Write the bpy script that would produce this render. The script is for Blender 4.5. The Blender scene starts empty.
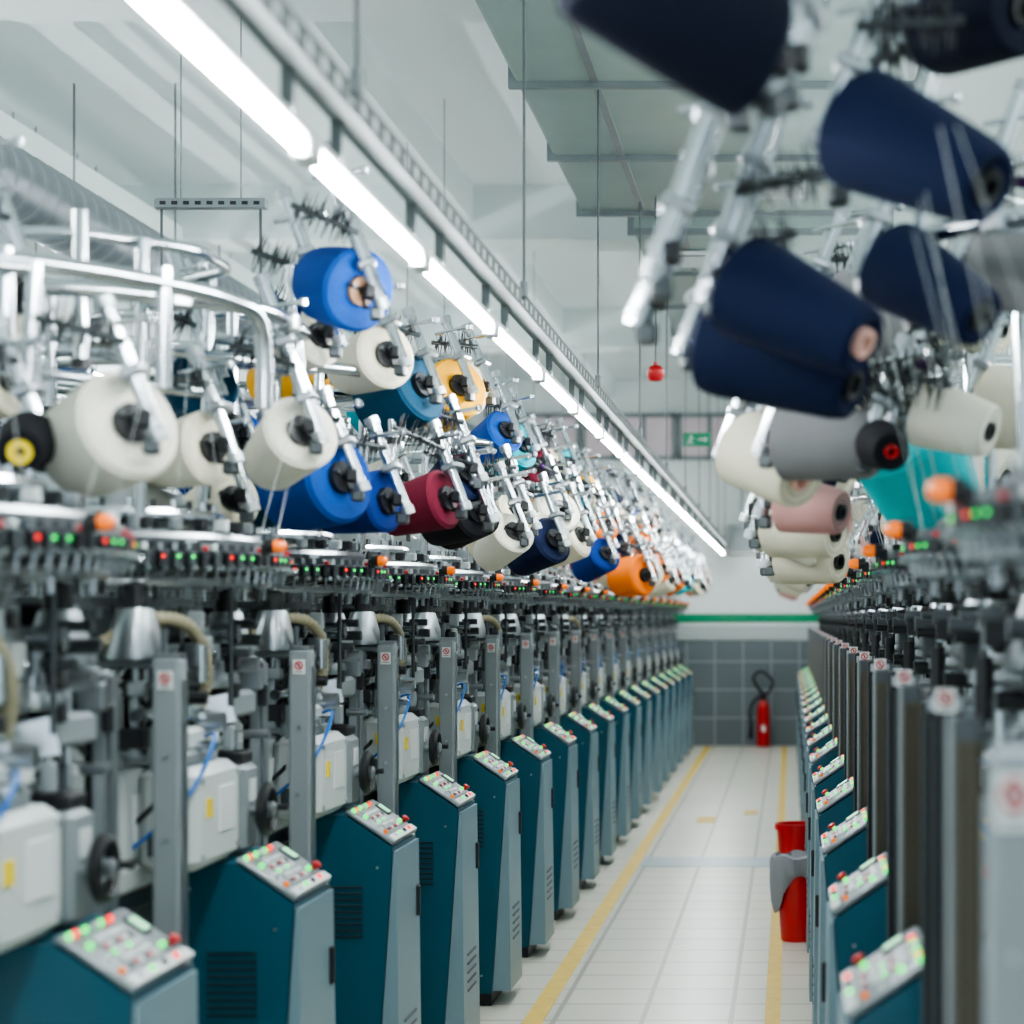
import bpy, math, random
from mathutils import Vector, Matrix, Euler
random.seed(7)
R=random.Random(11)
COL=bpy.context.scene.collection
pi=math.pi
# ---------------------------------------------------------------- materials
def mat(name,col,rough=.5,metal=0.,emit=None,es=0.,noise=0.,nscale=20.,bump=0.,bscale=80.,alpha=1.,coat=0.):
    m=bpy.data.materials.new(name); m.use_nodes=True
    nt=m.node_tree; b=nt.nodes['Principled BSDF']
    b.inputs['Base Color'].default_value=(*col,1); b.inputs['Roughness'].default_value=rough
    b.inputs['Metallic'].default_value=metal; b.inputs['Alpha'].default_value=alpha
    if coat: b.inputs['Coat Weight'].default_value=coat
    if emit:
        b.inputs['Emission Color'].default_value=(*emit,1); b.inputs['Emission Strength'].default_value=es
    if noise or bump:
        tc=nt.nodes.new('ShaderNodeTexCoord')
    if noise:
        n=nt.nodes.new('ShaderNodeTexNoise'); n.inputs['Scale'].default_value=nscale; n.inputs['Detail'].default_value=4
        nt.links.new(tc.outputs['Object'],n.inputs['Vector'])
        mx=nt.nodes.new('ShaderNodeMix'); mx.data_type='RGBA'
        mx.inputs[6].default_value=(*[c*(1-noise) for c in col],1)
        mx.inputs[7].default_value=(*[min(1,c*(1+noise)) for c in col],1)
        nt.links.new(n.outputs['Fac'],mx.inputs[0]); nt.links.new(mx.outputs[2],b.inputs['Base Color'])
    if bump:
        n2=nt.nodes.new('ShaderNodeTexNoise'); n2.inputs['Scale'].default_value=bscale
        nt.links.new(tc.outputs['Object'],n2.inputs['Vector'])
        bp=nt.nodes.new('ShaderNodeBump'); bp.inputs['Strength'].default_value=bump; bp.inputs['Distance'].default_value=.003
        nt.links.new(n2.outputs['Fac'],bp.inputs['Height']); nt.links.new(bp.outputs['Normal'],b.inputs['Normal'])
    return m
def yarn_mat(name,col):
    m=mat(name,col,.85)
    nt=m.node_tree; b=nt.nodes['Principled BSDF']
    b.inputs['Specular IOR Level'].default_value=.25
    tc=nt.nodes.new('ShaderNodeTexCoord'); w=nt.nodes.new('ShaderNodeTexWave')
    w.bands_direction='Z'; w.inputs['Scale'].default_value=55; w.inputs['Distortion'].default_value=2.6
    w.inputs['Detail'].default_value=2; w.inputs['Detail Scale'].default_value=3
    nt.links.new(tc.outputs['Object'],w.inputs['Vector'])
    mx=nt.nodes.new('ShaderNodeMix'); mx.data_type='RGBA'
    mx.inputs[6].default_value=(*[c*.80 for c in col],1); mx.inputs[7].default_value=(*[min(1,c*1.08) for c in col],1)
    nt.links.new(w.outputs['Fac'],mx.inputs[0]); nt.links.new(mx.outputs[2],b.inputs['Base Color'])
    bp=nt.nodes.new('ShaderNodeBump'); bp.inputs['Strength'].default_value=.35; bp.inputs['Distance'].default_value=.002
    nt.links.new(w.outputs['Fac'],bp.inputs['Height']); nt.links.new(bp.outputs['Normal'],b.inputs['Normal'])
    return m
CHROME=mat('chrome_tube',(.60,.64,.67),.2,1.,noise=.08,nscale=8)
STEEL=mat('brushed_steel',(.42,.45,.47),.3,.95,noise=.15,nscale=15)
DSTEEL=mat('dark_steel',(.085,.095,.10),.4,.8,noise=.2,nscale=20)
BLACK=mat('black_plastic',(.010,.011,.013),.45,bump=.1)
GREY=mat('grey_painted_metal',(.23,.26,.27),.45,.1,noise=.06,nscale=6)
LGREY=mat('light_grey_housing',(.54,.58,.57),.4,noise=.05,nscale=5)
PANEL=mat('grey_panel_metal',(.20,.225,.235),.4,.2)
DGREY=mat('dark_grey_paint',(.06,.07,.078),.5,noise=.1)
TEAL=mat('teal_painted_metal',(.003,.070,.108),.42,noise=.08,nscale=4,coat=.15)
TEALD=mat('teal_slot_shadow',(.002,.018,.028),.6)
TEALL=mat('blue_grey_door',(.17,.26,.30),.4,noise=.05,nscale=4)
WHITE=mat('white_plastic',(.68,.71,.70),.4)
HOSE=mat('beige_hose',(.28,.255,.165),.5,noise=.1)
BLUEH=mat('blue_air_tube',(.01,.14,.5),.3)
ORANGE=mat('amber_lens',(.85,.16,.004),.2,emit=(1,.2,.0),es=.35,coat=.5)
RED=mat('red_plastic',(.5,.010,.013),.35)
YEL=mat('yellow_label',(.8,.6,.02),.5)
CLEAR=mat('clear_plastic_guard',(.75,.82,.84),.08,alpha=.22,coat=.5)
LEDG=mat('green_led',(.02,.6,.12),.3,emit=(.02,1,.15),es=1.8)
LEDR=mat('red_led',(.8,.03,.02),.3,emit=(1,.02,.01),es=2.2)
LEDW=mat('screen_glow',(.3,.6,.4),.3,emit=(.2,.9,.35),es=.8)
TUBE=mat('fluorescent_tube',(1,1,1),.3,emit=(.93,.98,1.),es=140)
PAPER=mat('cone_core_card',(.35,.2,.12),.8)
PINKC=mat('pink_core',(.70,.42,.34),.8)
GREEN=mat('green_paint',(.0,.24,.11),.5)
ZINC=mat('galvanised_steel',(.22,.25,.26),.45,.5,noise=.15,nscale=9)
TRAY=mat('cable_tray_metal',(.12,.14,.14),.6,.1,noise=.2,nscale=9)
DUCT=mat('dull_duct_metal',(.31,.39,.37),.4,.1,noise=.18,nscale=3)
YC={'cream':(.70,.66,.51),'ivory':(.74,.72,.61),'navy':(.0018,.0075,.036),'midnight':(.0015,.004,.016),'blue':(.002,.048,.24),'royal':(.002,.024,.16),'maroon':(.12,.006,.022),
'teal':(.0,.26,.31),'cyan':(.01,.55,.60),'orange':(.82,.18,.008),'grey':(.19,.19,.195),'black':(.007,.007,.010),'yellow':(.75,.36,.015),
'pink':(.66,.35,.33),'darkteal':(.002,.04,.08),'purple':(.06,.012,.10)}
YM={k:yarn_mat('yarn_'+k,v) for k,v in YC.items()}
# ---------------------------------------------------------------- mesh builder
class MB:
    def __init__(s): s.v=[];s.f=[];s.m=[];s.mats=[]
    def mi(s,m):
        if m not in s.mats: s.mats.append(m)
        return s.mats.index(m)
    def add(s,vs,fs,m):
        o=len(s.v); s.v+= [tuple(v) for v in vs]; i=s.mi(m)
        for f in fs: s.f.append([a+o for a in f]); s.m.append(i)
    def box(s,c,d,m,rot=None,bev=0.):
        x,y,z=[a/2 for a in d]; b=min(bev,x*.9,y*.9,z*.9)
        if b<=0:
            vs=[(-x,-y,-z),(x,-y,-z),(x,y,-z),(-x,y,-z),(-x,-y,z),(x,-y,z),(x,y,z),(-x,y,z)]
            fs=[(0,3,2,1),(4,5,6,7),(0,1,5,4),(1,2,6,5),(2,3,7,6),(3,0,4,7)]
        else:
            vs=[];L=[]
            for zz,ins in ((-z,b),(-z+b,0),(z-b,0),(z,b)):
                q=[(-x+b,-y),(x-b,-y),(x,-y+b),(x,y-b),(x-b,y),(-x+b,y),(-x,y-b),(-x,-y+b)]
                sx=(x-ins)/x; sy=(y-ins)/y
                L.append([len(vs)+i for i in range(8)]); vs+=[(a*sx,c2*sy,zz) for a,c2 in q]
            fs=[list(reversed(L[0])),L[3]]
            for a in range(3):
                for i in range(8):
                    j=(i+1)%8; fs.append((L[a][i],L[a][j],L[a+1][j],L[a+1][i]))
        M=Matrix.Translation(Vector(c))
        if rot is not None: M=M@(rot.to_4x4() if isinstance(rot,Matrix) else Euler(rot).to_matrix().to_4x4())
        s.add([M@Vector(v) for v in vs],fs,m)
    def lathe(s,prof,m,seg=20,M=None,cap=True):
        vs=[];n=len(prof)
        for r,z in prof:
            for i in range(seg):
                a=2*pi*i/seg; vs.append((r*math.cos(a),r*math.sin(a),z))
        fs=[]
        for k in range(n-1):
            for i in range(seg):
                j=(i+1)%seg; fs.append((k*seg+i,k*seg+j,(k+1)*seg+j,(k+1)*seg+i))
        if cap:
            if prof[0][0]>1e-5: fs.append([i for i in reversed(range(seg))])
            if prof[-1][0]>1e-5: fs.append([(n-1)*seg+i for i in range(seg)])
        if M is not None: vs=[M@Vector(v) for v in vs]
        s.add(vs,fs,m)
    def cyl(s,p0,p1,r,m,r1=None,seg=12):
        p0=Vector(p0);p1=Vector(p1);d=p1-p0
        q=d.to_track_quat('Z','Y').to_matrix().to_4x4()
        s.lathe([(r,0),(r if r1 is None else r1,d.length)],m,seg,Matrix.Translation(p0)@q)
    def path(s,pts,r,m,seg=10,closed=False,rf=None):
        pts=[Vector(p) for p in pts]; n=len(pts); vs=[]; up=None
        for i,p in enumerate(pts):
            a=pts[(i-1)%n] if (closed or i>0) else p; b=pts[(i+1)%n] if (closed or i<n-1) else p
            t=(b-a).normalized()
            if up is None:
                up=Vector((0,0,1)) if abs(t.z)<.9 else Vector((1,0,0))
            x=t.cross(up).normalized(); up=x.cross(t).normalized()
            rr=rf(i) if rf else r
            for k in range(seg):
                an=2*pi*k/seg; vs.append(p+x*math.cos(an)*rr+up*math.sin(an)*rr)
        fs=[]
        for i in range(n if closed else n-1):
            i2=(i+1)%n
            for k in range(seg):
                k2=(k+1)%seg; fs.append((i*seg+k,i*seg+k2,i2*seg+k2,i2*seg+k))
        if not closed:
            fs.append(list(reversed(range(seg)))); fs.append([(n-1)*seg+k for k in range(seg)])
        s.add(vs,fs,m)
    def mesh(s,name):
        me=bpy.data.meshes.new(name); me.from_pydata(s.v,[],s.f)
        for m in s.mats: me.materials.append(m)
        me.polygons.foreach_set('material_index',s.m)
        me.polygons.foreach_set('use_smooth',[True]*len(s.f))
        me.update(); me.set_sharp_from_angle(angle=math.radians(38))
        return me
def obj(name,mesh=None,parent=None,loc=(0,0,0),rot=None,label=None,cat=None,group=None,kind=None,scale=None):
    o=bpy.data.objects.new(name,mesh); COL.objects.link(o)
    if mesh is None: o.empty_display_size=.1
    if parent: o.parent=parent
    o.location=loc
    if rot is not None:
        if hasattr(rot,'w'): o.rotation_mode='QUATERNION'; o.rotation_quaternion=rot
        else: o.rotation_euler=rot
    if scale: o.scale=(scale,)*3
    if label:o['label']=label
    if cat:o['category']=cat
    if group:o['group']=group
    if kind:o['kind']=kind
    return o
def bez(pts,n=8):
    P=[Vector(p) for p in pts]; P=[P[0]]+P+[P[-1]]; out=[]
    for i in range(1,len(P)-2):
        for k in range(n):
            t=k/n; a,b,c,d=P[i-1],P[i],P[i+1],P[i+2]
            out.append(.5*((2*b)+(c-a)*t+(2*a-5*b+4*c-d)*t*t+(3*b-a-3*c+d)*t**3))
    out.append(P[-2]); return out
# ---------------------------------------------------------------- room
YB=24.6; XL=-4.7; XR=3.6; H=4.3
def tilemat(name,c1,c2,mort,size,rough,msz=.008,vert=False):
    m=mat(name,c1,rough); nt=m.node_tree; b=nt.nodes['Principled BSDF']
    tc=nt.nodes.new('ShaderNodeTexCoord'); mp=nt.nodes.new('ShaderNodeMapping')
    if vert: mp.inputs['Rotation'].default_value=(-pi/2,0,0)
    br=nt.nodes.new('ShaderNodeTexBrick'); br.offset=0; br.inputs['Scale'].default_value=1
    br.inputs['Brick Width'].default_value=size; br.inputs['Row Height'].default_value=size
    br.inputs['Mortar Size'].default_value=msz; br.inputs['Mortar Smooth'].default_value=.2
    br.inputs['Color1'].default_value=(*c1,1); br.inputs['Color2'].default_value=(*c2,1); br.inputs['Mortar'].default_value=(*mort,1)
    nz=nt.nodes.new('ShaderNodeTexNoise'); nz.inputs['Scale'].default_value=1.3; nz.inputs['Detail'].default_value=6
    mx=nt.nodes.new('ShaderNodeMix'); mx.data_type='RGBA'; mx.blend_type='MULTIPLY'
    rp=nt.nodes.new('ShaderNodeMapRange'); rp.inputs[3].default_value=.86; rp.inputs[4].default_value=1.08
    nt.links.new(tc.outputs['Object'],mp.inputs[0]); nt.links.new(mp.outputs[0],br.inputs['Vector'])
    nt.links.new(tc.outputs['Object'],nz.inputs['Vector']); nt.links.new(nz.outputs['Fac'],rp.inputs[0])
    mx.inputs[0].default_value=1; nt.links.new(br.outputs['Color'],mx.inputs[6]); nt.links.new(rp.outputs[0],mx.inputs[7])
    nt.links.new(mx.outputs[2],b.inputs['Base Color'])
    return m
FLOOR=tilemat('floor_tiles',(.70,.68,.58),(.66,.65,.56),(.38,.37,.31),.33,.3,msz=.011)
WTILE=tilemat('grey_wall_tiles',(.14,.17,.185),(.115,.145,.16),(.27,.30,.31),.33,.3,msz=.011,vert=True)
WALLM=mat('white_wall_paint',(.78,.84,.83),.7,noise=.03,nscale=1.5)
CEIL=mat('ceiling_paint',(.78,.86,.85),.8,noise=.04,nscale=1)
def sbox(name,c,d,m,bev=0,label=None):
    b=MB(); b.box((0,0,0),d,m,bev=bev); return obj(name,b.mesh(name),loc=c,kind='structure',label=label)
sbox('floor',((XL+XR)/2,YB/2-1.5,-.05),(XR-XL,YB+3,.1),FLOOR,label='pale glossy tiled factory floor')
sbox('ceiling',((XL+XR)/2,YB/2-1.5,H+.05),(XR-XL,YB+3,.1),CEIL,label='white concrete ceiling')
sbox('wall_left',(XL-.05,YB/2-1.5,H/2),(.1,YB+3,H),WALLM)
sbox('wall_right',(XR+.05,YB/2-1.5,H/2),(.1,YB+3,H),WALLM)
b=MB(); W=XR-XL
b.box((0,0,.62),(W,.1,1.24),WTILE); b.box((0,0,(1.24+H)/2),(W,.1,H-1.24),WALLM)
obj('wall_back',b.mesh('wall_back'),loc=((XL+XR)/2,YB+.05,0),kind='structure',label='end wall, grey tiles below white paint')
sbox('trim_1',((XL+XR)/2,YB-.008,1.50),(W,.012,.10),GREEN,label='green painted stripe along the end wall')
sbox('trim_2',((XL+XR)/2,YB-.008,1.33),(W,.012,.16),mat('pale_stripe',(.42,.48,.48),.5),label='pale grey painted band')
YLINE=mat('yellow_floor_tape',(.66,.45,.06),.5,noise=.3,nscale=12)
sbox('trim_3',(-.955,YB/2-1,.0015),(.075,YB+1.9,.003),YLINE,label='worn yellow floor line')
sbox('trim_4',(-.065,YB/2-1,.0015),(.06,YB+1.9,.003),YLINE,label='worn yellow floor line')
sbox('trim_5',(-.5,12.9,.002),(.80,.5,.003),mat('pale_blue_floor_strip',(.36,.47,.50),.3,noise=.15,nscale=5),label='bluish worn cross strip on the floor')
sbox('trim_6',(-.62,15.6,.002),(.14,.5,.003),YLINE); sbox('trim_7',(-.30,16.2,.002),(.10,.35,.003),YLINE)
for i,(y,w,d) in enumerate([(3.2,.45,.4),(8.4,.45,.35),(13.8,.45,.35),(19.2,.45,.35)]):
    sbox('trim_%d'%(8+i),((XL+XR)/2,y,H-d/2),(W,w,d),CEIL,label='white concrete ceiling beam')
sbox('trim_12',(-4.1,YB/2-1.5,H-.45),(.35,YB+2.9,.35),CEIL,label='long white ceiling beam')
sbox('trim_13',(-2.2,YB/2-1.5,H-.12),(.3,YB+2.9,.24),CEIL,label='long white ceiling beam')
GL=mat('hazy_window_glass',(.45,.40,.42),.2,noise=.3,nscale=2,emit=(.8,.68,.72),es=.2)
for i in range(5):
    b=MB(); w=1.05; b.box((0,.01,0),(w,.02,.46),GL)
    for dx in (-w/2,-w/6,w/6,w/2): b.box((dx,-.01,0),(.05,.05,.5),GREY)
    for dz in (-.25,.25): b.box((0,-.01,dz),(w+.05,.05,.05),GREY)
    obj('window_%d'%(i+1),b.mesh('window'),loc=(-3.0+1.12*i,YB-.03,3.62),kind='structure',label='high strip window with grey frame')
# ---------------------------------------------------------------- yarn cones
def cone_mesh(key,kind):
    b=MB(); m=YM[key]
    if kind==0: pr=[(.034,.004),(.078,0),(.088,.008),(.086,.03),(.079,.10),(.069,.185),(.064,.197),(.054,.20),(.024,.19)]
    elif kind==2: pr=[(.034,.006),(.072,0),(.084,.010),(.084,.03),(.074,.12),(.060,.225),(.054,.245),(.044,.25),(.024,.24)]
    else: pr=[(.034,.004),(.092,0),(.101,.01),(.101,.04),(.097,.11),(.091,.16),(.085,.172),(.068,.175),(.024,.165)]
    b.lathe(pr,m,28,cap=False)
    return b.mesh('yarn_'+key)
CM={}
def cmesh(k,t):
    if (k,t) not in CM: CM[(k,t)]=cone_mesh(k,t)
    return CM[(k,t)]
def core_mesh(L,m,w=1.):
    b=MB(); b.lathe([(.036,-.012),(.036,.0),(.024*w,L),(.024*w,L+.012),(.016,L+.012),(.014,L-.03),(.0,L-.031)],m,16,cap=True)
    b.lathe([(.0,L-.028),(.013,L-.028)],BLACK,12,cap=False)
    return b.mesh('cone_core')
CORE={0:core_mesh(.19,BLACK),1:core_mesh(.165,BLACK),2:core_mesh(.19,PINKC),3:core_mesh(.165,PAPER),4:core_mesh(.19,RED),5:core_mesh(.19,YEL,1.5),6:core_mesh(.24,BLACK),7:core_mesh(.24,PINKC)}
DESC={'midnight':'very dark navy','cream':'cream cotton','ivory':'off-white cotton','navy':'navy blue','blue':'bright blue','royal':'royal blue','maroon':'maroon','teal':'teal','cyan':'turquoise','orange':'orange','grey':'heather grey','black':'black','yellow':'golden yellow','pink':'pale pink','darkteal':'dark petrol blue','purple':'dark purple'}
NC=[0]
def cone(p,d,key,t=0,sc=1.,core=None):
    d=Vector(d).normalized(); q=d.to_track_quat('Z','Y')
    o=obj('yarn_cone',cmesh(key,t),loc=Vector(p)+d*.03,rot=q,scale=sc,cat='yarn cone',
      label='%s yarn cone held tilted on a creel arm'%DESC[key],group='yarn cones on the machine creels')
    obj('cone_core',CORE[core if core is not None else (6 if t==2 else t)],parent=o)
    NC[0]+=1
# ---------------------------------------------------------------- creel arm
def arm_mesh(s,short=False):
    b=MB(); k_=.62 if short else 1
    top=Vector((-.10*s*k_,0,.33*k_)); bot=Vector((.035*s,0,-.04))
    b.cyl(bot,top,.0145 if short else .0175,CHROME,seg=14)
    u=(top-bot).normalized()
    if not short:
        o2=Vector((.0,.050,0))
        b.cyl(bot+o2+Vector((-.02*s,0,.05)),top+o2+Vector((0.01*s,0,-.03)),.0155,CHROME,seg=12)
    for t in (.04,.985): 
        p=bot+(top-bot)*t; b.cyl(p-u*.01,p+u*.012,.019,STEEL,seg=14)
    for t in ((.5,) if short else (.28,.62)):
        p=bot+(top-bot)*t+Vector((0,.022,0)); b.box(p,(.045,.085,.022),STEEL,rot=(0,-.38*s,0),bev=.006)
    p=bot+(top-bot)*.8; b.cyl(p+Vector((-.05,-.01,0)),p+Vector((.06,-.01,.02)),.006,CHROME,seg=8)
    b.lathe([(0,-.012),(.011,-.006),(.011,.006),(0,.012)],CHROME,10,Matrix.Translation(p+Vector((.065,-.01,.02))))
    b.box((.008*s,0,0),(.03,.036,.036),BLACK,bev=.006)
    b.box((.02*s,.0,-.05),(.03,.035,.03),DSTEEL,bev=.005)
    return b.mesh('creel_arm')
def holder_mesh():
    b=MB()
    b.cyl((0,0,-.005),(0,0,.04),.011,BLACK,seg=10)
    for k in range(3):
        a=2*pi*k/3+.3
        b.box((.02*math.cos(a),.02*math.sin(a),.018),(.042,.009,.010),BLACK,rot=(0,0,a),bev=.003)
        b.cyl((.036*math.cos(a),.036*math.sin(a),.0),(.032*math.cos(a),.032*math.sin(a),.04),.004,DSTEEL,seg=6)
    return b.mesh('cone_holder')
def brush_mesh(seed):
    r=random.Random(seed); b=MB(); b.cyl((0,0,-.01),(0,0,.15),.007,DSTEEL,seg=8)
    for k in range(80):
        z=.01+.13*r.random(); a=r.random()*2*pi; L=.04+.014*r.random()
        p=Vector((0,0,z)); e=Vector((L*math.cos(a),L*math.sin(a),z+.012*(r.random()-.5)))
        b.cyl(p,e,.0024,DGREY if k%4==0 else BLACK,r1=.0007,seg=4)
    if seed==1: b.lathe([(0,.05),(.010,.058),(.012,.07),(.008,.08),(0,.085)],YM['purple'],8)
    return b.mesh('bristle_brush')
AM={(1,0):arm_mesh(1),(-1,0):arm_mesh(-1),(1,1):arm_mesh(1,True),(-1,1):arm_mesh(-1,True)}; HM=holder_mesh(); BM=[brush_mesh(1),brush_mesh(2),brush_mesh(3)]
def arm(machine,p,d,s,tilt=0.,brush=True,hold=True,sc=None,short=0):
    a=obj('creel_arm',AM[(s,short)],parent=machine,loc=p,rot=(0,tilt,(R.random()-.5)*.5),scale=sc)
    rz=a.rotation_euler.to_matrix().inverted()
    dl=rz@Vector(d).normalized()
    if hold: obj('cone_holder',HM,parent=a,rot=dl.to_track_quat('Z','Y'))
    if brush:
        bd=Vector((-.75*s+R.uniform(-.2,.2),R.uniform(-.5,.2),R.uniform(.0,.35)))
        obj('bristle_brush',R.choice(BM),parent=a,loc=(-.03*s,-.02,.135),rot=bd.to_track_quat('Z','Y'))
# ---------------------------------------------------------------- machine part meshes  (s=+1: aisle lies at +x)
def oct_pts(r,z,n=8,off=pi/8):
    out=[]
    P=[Vector((r*math.cos(off+2*pi*k/n),r*math.sin(off+2*pi*k/n),z)) for k in range(n)]
    for k in range(n):
        a,b_,c=P[k-1],P[k],P[(k+1)%n]
        p0=b_+(a-b_)*.18; p1=b_+(c-b_)*.18
        out+=[p0,(p0+p1)/4+b_/2,p1]
    return out
NU=90
def machine_parts(s):
    r=random.Random(5 if s>0 else 6); D={}
    b=MB()
    b.box((-.12*s,0,.05),(.56,.70,.10),DGREY)
    b.box((-.12*s,0,.49),(.60,.76,.78),GREY,bev=.02)
    for yy in (-.2,.2): b.box((.183*s,yy,.5),(.006,.33,.6),LGREY,bev=.002)
    b.box((-.12*s,-.383,.5),(.4,.006,.55),LGREY,bev=.002)
    for k in range(6): b.box((-.12*s,-.388,.35+.05*k),(.26,.004,.012),BLACK)
    D['base_housing']=b.mesh('base_housing')
    b=MB(); b.box((-.1*s,0,.905),(.68,.84,.05),DSTEEL,bev=.01); b.box((0,0,.955),(.50,.80,.06),LGREY,bev=.012)
    for k in range(20):
        x=r.uniform(-.40,.22)*s; y=r.uniform(-.4,.4); h=r.uniform(.03,.16)
        b.box((x,y,.96+h/2),(r.uniform(.02,.07),r.uniform(.02,.07),h),r.choice([DSTEEL,BLACK,STEEL,GREY]),bev=.004)
    D['bed_plate']=b.mesh('bed_plate')
    b=MB(); b.box((0,0,.11),(.26,.28,.22),LGREY,bev=.022); b.box((-.02*s,.0,.24),(.20,.24,.05),LGREY,bev=.012); b.box((0,0,.267),(.13,.14,.012),GREY,bev=.004)
    for sx in (-.07,.07):
        for sy in (-.08,.08): b.cyl((sx,sy,.26),(sx,sy,.272),.009,STEEL,seg=8)
    b.box((0,-.142,.12),(.12,.006,.09),GREY,bev=.002); b.box((.132*s,0,.10),(.006,.14,.10),WHITE,bev=.002)
    b.cyl((.13*s,.09,.16),(.145*s,.09,.16),.012,BLACK,seg=10)
    D['gear_box']=b.mesh('gear_box')
    # pale cover at the aisle side with rounded shoulders
    b=MB(); b.box((0,0,.11),(.13,.34,.22),LGREY,bev=.02); b.box((-.01*s,-.02,.235),(.09,.24,.04),GREY,bev=.01)
    b.box((.0,-.172,.15),(.035,.004,.035),YEL); b.box((.0,-.175,.15),(.008,.003,.022),BLACK)
    b.box((.066*s,.05,.12),(.004,.12,.10),WHITE,bev=.001); b.box((.067*s,-.09,.13),(.004,.04,.04),YEL)
    for sy in (-.14,.14):
        for sz in (.03,.19): b.cyl((.062*s,sy,sz),(.069*s,sy,sz),.007,STEEL,seg=8)
    b.box((0,-.1725,.06),(.08,.005,.05),DGREY)
    D['side_cover']=b.mesh('side_cover')
    b=MB(); b.box((0,0,.10),(.10,.12,.2),GREY,bev=.012); b.box((0,-.063,.14),(.04,.004,.04),YEL); b.box((0,-.066,.14),(.01,.003,.024),BLACK)
    b.cyl((0,-.06,.06),(0,-.085,.06),.014,RED,seg=12); b.box((.0,0,.215),(.08,.10,.03),BLACK,bev=.006)
    b.box((.052*s,0,.14),(.004,.05,.05),WHITE)
    D['switch_box']=b.mesh('switch_box')
    b=MB(); b.lathe([(.055,0),(.075,.01),(.075,.15),(.06,.17),(.03,.175),(.03,.2)],DSTEEL,18)
    for k in range(18):
        a=2*pi*k/18; b.box((.078*math.cos(a),.078*math.sin(a),.08),(.012,.005,.12),DSTEEL,rot=(0,0,a))
    D['drive_motor']=b.mesh('drive_motor')
    b=MB(); Mx=Matrix.Rotation(pi/2*s,4,'Y')
    b.lathe([(.05,0),(.062,.008),(.062,.02),(.05,.028),(.045,.02),(.045,.008),(.05,0)],BLACK,24,Mx,cap=False)
    b.lathe([(.018,-.06),(.018,.03),(.012,.035)],STEEL,14,Mx)
    for k in range(3): 
        a=2*pi*k/3; b.cyl((.014*s,0,0),(.014*s,.05*math.cos(a),.05*math.sin(a)),.006,STEEL,seg=8)
    b.cyl((.02*s,.05,0),(.05*s,.05,0),.008,BLACK,seg=10)
    D['hand_wheel']=b.mesh('hand_wheel')
    b=MB(); b.box((-.38*s,0,1.22),(.10,.72,.56),GREY,bev=.012)
    for k in range(14):
        b.box((-.325*s,-.32+.05*k,1.22+r.uniform(-.2,.2)),(.02,r.uniform(.02,.05),r.uniform(.04,.12)),r.choice([BLACK,GREY,STEEL,LGREY,DSTEEL]),bev=.003)
    for k in range(8): b.box((-.38*s,-.363,1.02+.045*k),(.07,.006,.012),BLACK)
    D['electronics_box']=b.mesh('electronics_box')
    b=MB()
    b.lathe([(.20,.93),(.20,.99),(.16,1.0),(.16,1.06),(.24,1.07),(.24,1.11),(.15,1.12),(.13,1.2)],STEEL,28)
    b.lathe([(.13,1.2),(.29,1.205),(.30,1.225),(.28,1.25),(.20,1.285),(.185,1.31)],STEEL,36)
    b.lathe([(.185,1.31),(.25,1.315),(.25,1.345),(.165,1.35),(.165,1.43),(.24,1.435),(.24,1.455),(.15,1.46),(.15,1.52),(.28,1.525),(.28,1.545),(.05,1.55),(.05,1.62)],DSTEEL,32)
    for k in range(32):
        a=2*pi*k/32; b.box((.17*math.cos(a),.17*math.sin(a),1.39),(.015,.012,.075),STEEL if k%2 else BLACK,rot=(0,0,a))
        b.box((.255*math.cos(a),.255*math.sin(a),1.512),(.03,.014,.025),BLACK if k%3 else CHROME,rot=(0,0,a))
    for k in range(40):
        a=2*pi*k/40; m=r.choice([STEEL,BLACK,CHROME,DSTEEL,GREY,LGREY,LGREY]); rr=r.uniform(.2,.34)
        b.box((rr*math.cos(a),rr*math.sin(a),r.uniform(1.10,1.50)),(r.uniform(.03,.09),r.uniform(.015,.045),r.uniform(.03,.09)),m,rot=(0,r.uniform(-.3,.3),a),bev=.004)
    for k in range(34):
        a=r.random()*2*pi; rr=r.uniform(.12,.33); z=r.uniform(1.2,1.45)
        b.cyl((rr*math.cos(a),rr*math.sin(a),z),(rr*math.cos(a+.2),rr*math.sin(a+.2),z+r.uniform(.05,.14)),.007,r.choice([CHROME,STEEL,BLACK,BLACK]),seg=8)
    for k in range(9):
        a=r.random()*2*pi; b.box((.29*math.cos(a),.29*math.sin(a),1.29),(.015,.015,.012),r.choice([RED,BLUEH,YEL,LGREY]))
    D['knitting_head']=b.mesh('knitting_head')
    b=MB()
    b.box((.17*s,-.05,1.37),(.36,.06,.035),STEEL,bev=.006); b.box((.05*s,.16,1.33),(.30,.05,.05),BLACK,bev=.008)
    b.box((.30*s,.22,1.30),(.09,.22,.06),GREY,bev=.01); b.box((.31*s,-.12,1.24),(.07,.26,.05),LGREY,bev=.01)
    b.cyl((.28*s,-.38,1.30),(.28*s,.40,1.30),.014,CHROME); b.cyl((.24*s,-.38,1.20),(.24*s,.38,1.20),.011,STEEL)
    for k in range(84):
        x=r.uniform(.16,.37)*s; y=-.42+.84*k/84; z=r.uniform(1.20,1.52)
        m=r.choice([BLACK,BLACK,STEEL,DGREY,LGREY,GREY,CHROME,STEEL,DSTEEL])
        if k%3==0: b.cyl((x,y,z-.05),(x,y,z+r.uniform(.02,.06)),r.uniform(.007,.018),m,seg=10)
        elif k%3==1: b.box((x,y,z),(r.uniform(.02,.06),r.uniform(.02,.07),r.uniform(.02,.06)),m,bev=.004)
        else: b.cyl((x-.03*s,y,z),(x+.03*s,y,z),r.uniform(.01,.024),m,seg=12)
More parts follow.
